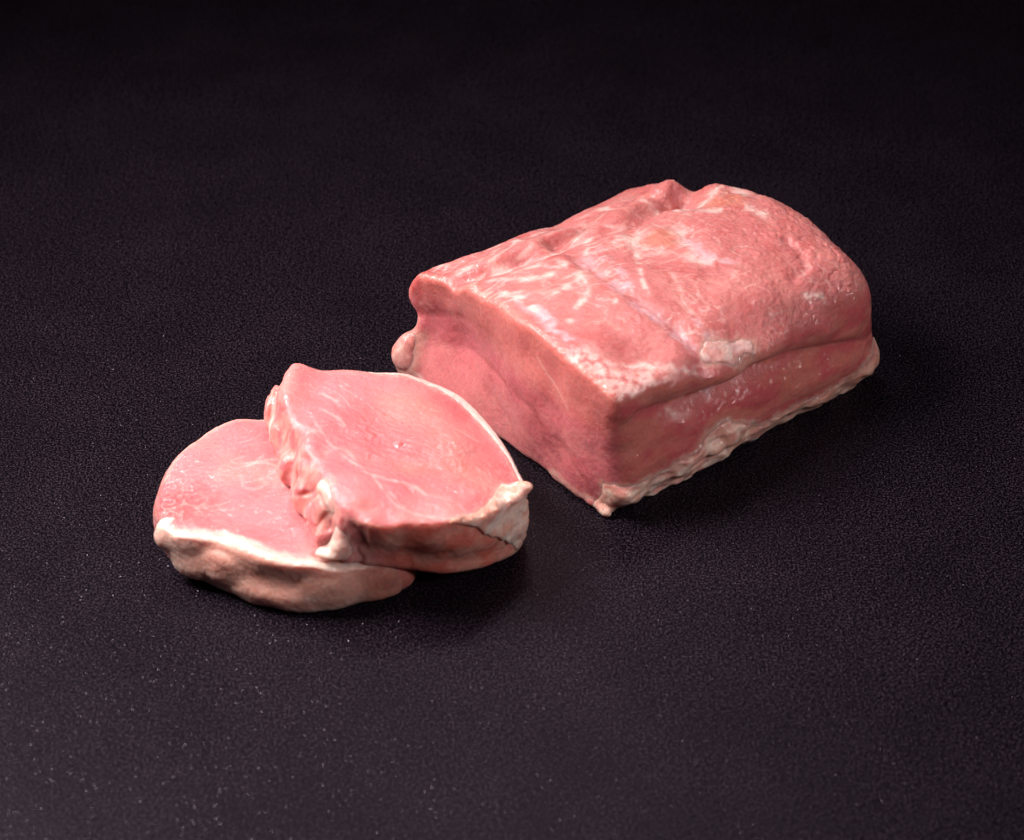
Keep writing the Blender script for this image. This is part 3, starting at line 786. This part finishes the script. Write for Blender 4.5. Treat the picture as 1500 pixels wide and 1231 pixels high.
def upper_slice():
    root = thing("pork_slice", "raw pork slice tilted on top of the flat slice, touching the table by the loin", "meat", GRP,
                 loc=Vector(at(600, 800, 0) * MM))
    org = at(600, 800, 0)
    top_pts = upx([(433, 536), (470, 541), (520, 541), (600, 543), (645, 554), (696, 585), (735, 630), (758, 674), (772, 710),
                   (735, 745), (700, 762), (660, 769), (610, 767), (560, 765), (534, 756), (503, 738), (482, 708), (470, 678), (452, 655), (447, 632), (424, 602), (416, 576), (422, 552)])
    bot_pts = np.vstack([xy([(396, 585, 25), (388, 612, 23), (399, 650, 23), (411, 680, 22), (424, 705, 22), (433, 745, 22), (462, 786, 22), (500, 822, 19),
                             (530, 836, 14), (590, 838, 10), (650, 848, 6), (715, 838, 3), (762, 815, 1)]),
                         [(4.2, -66), (0.5, -54), (-9, -43), (-25, -30), (-45, -20), (-66, -17), (-80, -22)]])
    def ztop(P):
        z = zup(P[:, 0])
        z = z + 1.5 * noise(P, 1 / 26, 5.0) + 0.55 * noise(P, 1 / 11, 6.0)
        dd = seg_dist(P[:, :2], upx([(640, 556), (690, 590), (730, 636), (765, 700)]))
        z = z - 2.0 * gauss(dd, 9)                         # rolls off along the back edge
        z = z + 1.8 * gauss(seg_dist(P[:, :2], upx([(436, 540), (420, 585)])), 6)
        z = z - 1.6 * gauss(seg_dist(P[:, :2], upx([(520, 752), (545, 745), (565, 756)])), 4)
        return z
    def zbot(P):
        z = np.interp(P[:, 0], [-90, -70, -56, -40, -15, 6], [21, 20, 17.5, 11, 4.5, 0.4])
        return z + 0.8 * noise(P, 1 / 12, 8.0) * sst(0, -20, P[:, 0])
    lo, hi, h = (-100, -118, -1), (16, -4, 50), 0.5
    def side(x, y, s):
        return -1.8 * np.sin(np.pi * s) * sst(-30, -60, x) + 0.6 * np.sin(s * 9 + x * 0.05)
    g, ax, gx, gy, s = slice_field(top_pts, bot_pts, ztop, zbot, lo, hi, h, 2.6, 5.0, side)
    z = ax[2][None, None, :]
    def L(px, py, zz): return tuple(at(px, py, zz))
    # torn lumps down the left side, with gaps between them
    def put(lst):
        o = []
        for px, py, zz, rx, ry, rz, an in lst:
            c = at(px, py, zz); o.append((c[0], c[1], c[2], rx, ry, rz, an))
        return o
    g = blobs(g, ax, put(((410, 642, 27, 3.0, 6, 5.5, 0.25), (426, 690, 26, 4.4, 4.2, 6.0, 0.5), (449, 694, 33, 3.2, 6.5, 5.0, 0.5),
                          (446, 728, 27, 4.0, 4.6, 6.5, 0.5), (472, 756, 29, 3.6, 5.6, 6.5, 0.6), (478, 788, 25, 4.0, 3.6, 4.5, 0.4),
                          (400, 596, 29, 2.4, 9, 7, -0.15), (533, 802, 19, 7.5, 3.2, 8, 0), (528, 826, 13, 3.2, 2.6, 3.4, 0))), 2.4)
    sub = slice(0, int((-46 - lo[0]) / h))
    G3 = np.stack(np.meshgrid(ax[0][sub], ax[1], ax[2], indexing='ij'), -1).reshape(-1, 3)
    near0 = np.abs(g[sub].ravel()) < 5
    tear = np.zeros(len(G3), np.float32)
    q = G3[near0]; q = q + 2.0 * np.stack([noise(q, 1 / 6, 1.1), noise(q, 1 / 6, 2.2), noise(q, 1 / 6, 3.3)], 1)
    zedge = ztop(G3[near0]) - G3[near0][:, 2]
    tear[near0] = (0.6 * fbm(q, (1 / 8, 1 / 8, 1 / 16), 2, 55.0) + 0.5 * sst(0.6, 1.0, ridge(q, (1 / 10, 1 / 10, 1 / 16), 57.0))) * sst(0.5, 5, zedge)
    g[sub] += tear.reshape(g[sub].shape)
    def carve(f, lst, k):
        for (cx, cy, cz, rx, ry, rz, an) in lst:
            m = np.full(f.shape, 60.0, np.float32); blobs(m, ax, [(cx, cy, cz, rx, ry, rz, an)], 0.5)
            f = smax(f, -m, k)
        return f
    g = carve(g, put(((430, 708, 30, 2.4, 1.2, 3, 0.5), (462, 738, 31, 1.2, 1.2, 4, 0.3), (512, 795, 24, 1.3, 2.0, 5, 0), (562, 790, 24, 3.0, 1.4, 5, 0))), 1.6)
    tip = at(776, 713, 30.5)
    g = blobs(g, ax, [(tip[0] - 3.0, tip[1] + 1.4, tip[2] - 0.8, 3.2, 1.9, 1.3, -0.3), (tip[0] - 1.6, tip[1] + 0.5, tip[2] - 0.4, 2.2, 0.9, 0.75, -0.3)], 1.2)
    F = Fats(g, ax, lo, h)
    r = np.random.default_rng(5)
    # fat skin of the right end, folded over its top edge
    E0 = upx([(668, 770), (688, 766), (706, 760), (725, 750), (742, 740), (758, 728), (772, 712), (771, 700)])
    dl = seg_dist(np.stack([gx.ravel(), gy.ravel()], 1), E0).reshape(gx.shape)
    along = np.interp(gx, E0[:6, 0], np.arange(6.0))
    dep = np.interp(along, [0, 1, 2, 3, 4, 5], [1.2, 2.4, 7, 12, 18, 27])
    N3 = np.stack(np.meshgrid(ax[0], ax[1], ax[2], indexing='ij'), -1)
    m = (dl < 16)[:, :, None] & (np.abs(F.g) < 6)
    q = N3[m]; q = q + 1.6 * np.stack([noise(q, 1 / 5, 1.1), noise(q, 1 / 5, 2.2), noise(q, 1 / 5, 3.3)], 1)
    e3 = np.zeros(F.g.shape, np.float32); e3[m] = 1.6 * fbm(q, 1 / 8, 3, 17.0)
    t3 = np.zeros(F.g.shape, np.float32); t3[m] = 0.45 + 0.9 * fbm(q, (1 / 7, 1 / 7, 1 / 9), 3, 19.0)
    ztg = zup(gx)[:, :, None]
    ff = np.maximum((dl - 3.0 - 6.0 * sst(2.0, 4.0, along) - 10.0 * sst(3.8, 4.8, along))[:, :, None], (ztg - dep[:, :, None]) - z) + np.minimum(e3, 2.0 - 2.0 * sst(2.5, 3.8, along)[:, :, None])
    ff = np.maximum(ff, (gy - (tip[1] + 2.0))[:, :, None] - 14.0 * sst(24, 14, z))
    F.patch("fat_trim", ff, np.clip(t3, 0, 0.8), 0.12, fat_paint(CREAM * np.array([1.02, .92, .88]), WHITE * 1.08, np.array([0.62, 0.24, 0.185]), 0.0, 2.8, 0.6))
    del N3, m, e3, t3
    # thin rind along the back edge
    E1 = spline(upx([(545, 540), (575, 541), (600, 544), (624, 548), (652, 557), (694, 584), (717, 607), (738, 634), (755, 666), (768, 698)]), 6, False)
    sp = []
    for i, c in enumerate(E1):
        t = i / (len(E1) - 1)
        wd = 1.2 + 3.4 * math.sin(math.pi * min(1, t * 0.95 + 0.05)) ** 0.8
        sp.append((c[0], c[1], float(zup(c[0])) - 2.5, wd, wd, 4.5, 0))
    F.add("fat_rind", sp, 0.6, None, 0.0, 0.12, fat_paint(np.array([0.70, 0.43, 0.39]), np.array([0.72, 0.47, 0.43]), PINK, 9.0, 0.7, 0.15))
    # knot of fat on the front left corner, running down to the rim of the lower slice
    F.add("fat_knot", put(((478, 714, 38.5, 3.0, 2.6, 1.6, .4), (490, 730, 37, 3.4, 2.8, 2.0, .4), (502, 743, 35.5, 3.6, 2.8, 2.4, .4), (513, 755, 33, 3.0, 2.4, 3.6, 0), (509, 772, 30, 2.6, 2.2, 4.0, 0),
                           (504, 787, 27.5, 2.6, 2.2, 4.0, 0), (499, 800, 25, 3.2, 2.4, 3.0, 0), (486, 811, 22.2, 5.0, 2.8, 1.6, 0), (526, 752, 35, 3.0, 1.8, 1.3, 0))), 2.4, 1.4, 0.8, 0.5,
          fat_paint(WHITE * np.array([1.0, .95, .94]), WHITE * 1.1, PALE, 4.0, 1.0, 0.3))
    F.floor(0.05)
    V, Q, Nn = surface(F.lean(), lo, h)
    near = sample(F.near, lo, h, V)
    p = V.astype(np.float32)
    top = sst(0.35, 0.75, Nn[:, 2]) * sst(-3, -0.5, V[:, 2] - ztop(p))
    P2 = V[:, :2].astype(np.float32)
    col, w_ = lean_colour(p, top, 207.0, -0.55)
    fib = fbm(w_, (1 / 13, 1 / 1.7, 1 / 3), 2, 7.0)
    glit = gauss(seg_dist(P2, upx([(560, 640), (620, 665), (690, 690)])) / 14, 1)
    side_m = 1 - top
    V = V + Nn * (top * ((0.05 + 0.12 * glit) * fib + 0.05 * noise(p, 1 / 1.4, 9.0) + glit * sst(-0.2, 0.3, noise(p, 1 / 7, 12.0)) * (0.34 * noise(p, 1 / 1.5, 9.0) + 0.24 * noise(p, 1 / 2.6, 10.0)) + 0.12 * fbm(p, 1 / 5, 2, 13.0))
                  + side_m * (0.35 * fbm(p, (1 / 7, 1 / 7, 1 / 10), 3, 3.0)))[:, None]
    V[:, 2] = np.maximum(V[:, 2], 0.05)
    # greyer, paler middle and the rosy right side
    col = mix(col, np.array([0.60, 0.24, 0.20]), 0.5 * gauss(seg_dist(P2, upx([(610, 600), (650, 630), (690, 690)])), 12) * top)
    col = mix(col, ROSE * np.array([1.12, 1, 1.05]), 0.5 * gauss(seg_dist(P2, upx([(500, 620), (580, 660), (600, 700)])), 10) * top)
    col = mix(col, ROSE * np.array([1.1, 1.1, 1.15]), 0.6 * gauss(seg_dist(P2, upx([(650, 580), (685, 612), (718, 655), (745, 695)])) + 2 * noise(p, 1 / 8, 53.0), 6) * top)
    wob = 0.8 * fbm(p, 1 / 4, 2, 51.0)
    for ln, wd, s_ in (([(470, 600), (500, 618), (505, 625)], 0.7, .6), ([(505, 668), (528, 685), (545, 697), (600, 712), (625, 725)], 0.9, .75),
                       ([(545, 697), (575, 735), (595, 745)], 0.7, .55), ([(570, 722), (600, 748), (640, 758)], 0.7, .5),
                       ([(470, 578), (486, 586), (492, 588)], 1.0, .8), ([(480, 660), (500, 655), (520, 672)], 0.8, .5),
                       ([(455, 610), (480, 645), (505, 668)], 0.6, .4), ([(640, 610), (700, 640)], 0.6, .4), ([(622, 726), (660, 735)], .7, .5)):
        col = mix(col, MEMB, 0.75 * s_ * gauss(np.maximum(seg_dist(P2, upx(spline(ln, 5, False))) + 0.6 * wob, 0), 0.75 * wd) * top * sst(-0.8, 0.1, fbm(p, 1 / 4, 2, 52)))
    rimb = seg_dist(P2, upx([(416, 576), (433, 536), (520, 542), (600, 546)]))
    col = mix(col, PALE * 1.05, 0.6 * gauss(rimb + wob, 3) * top)
    # front wall: deep translucent red, its glow painted into the colour
    fw = side_m * sst(-58, -45, V[:, 0]) * sst(-60, -85, V[:, 1])
    fr = mix(np.tile(np.array([0.70, 0.17, 0.125]), (len(V), 1)), np.array([0.74, 0.30, 0.235]), sst(-0.4, 0.5, fbm(p, (1 / 9, 1 / 9, 1 / 9), 3, 71)))
    fr = mix(fr, np.array([0.5, 0.26, 0.29]), 0.8 * gauss(np.linalg.norm(V[:, :2] - at(533, 800, 20)[:2], axis=1), 8))
    col = mix(col, fr, fw)
    col = mix(col, CREAM * np.array([1, .85, .8]), 0.9 * gauss(np.linalg.norm(V - at(760, 790, 6), axis=1), 8) * side_m)
    # left torn side: pale pink, white sinew on the upper edge
    lw = side_m * sst(-50, -58, V[:, 0])
    col = mix(col, mix(np.tile(PINK * np.array([1.1, 1.25, 1.3]), (len(V), 1)), PALE * 1.08, sst(-0.4, 0.3, fbm(p, 1 / 5, 3, 77))), lw)
    sn = gauss(np.linalg.norm(np.cross(V - at(424, 560, 38), (at(402, 612, 31) - at(424, 560, 38)) / np.linalg.norm(at(402, 612, 31) - at(424, 560, 38))), axis=1), 1.8) * sst(-55, -45, V[:, 1]) 
    col = mix(col, WHITE, 0.8 * sn * side_m)
    col = mix(col, CREAM, 0.3 * sst(1.5, 0.0, near + 1.0 * noise(p, 1 / 3, 88)))
    wet = np.clip(0.5 + 0.35 * fbm(p, 1 / 9, 2, 44.0) + 0.6 * glit * top + 0.25 * fw, 0, 1)
    link("lean_meat", V - org, Q, LEAN, root, col, wet)

    F.build(root, org, FAT)
upper_slice()
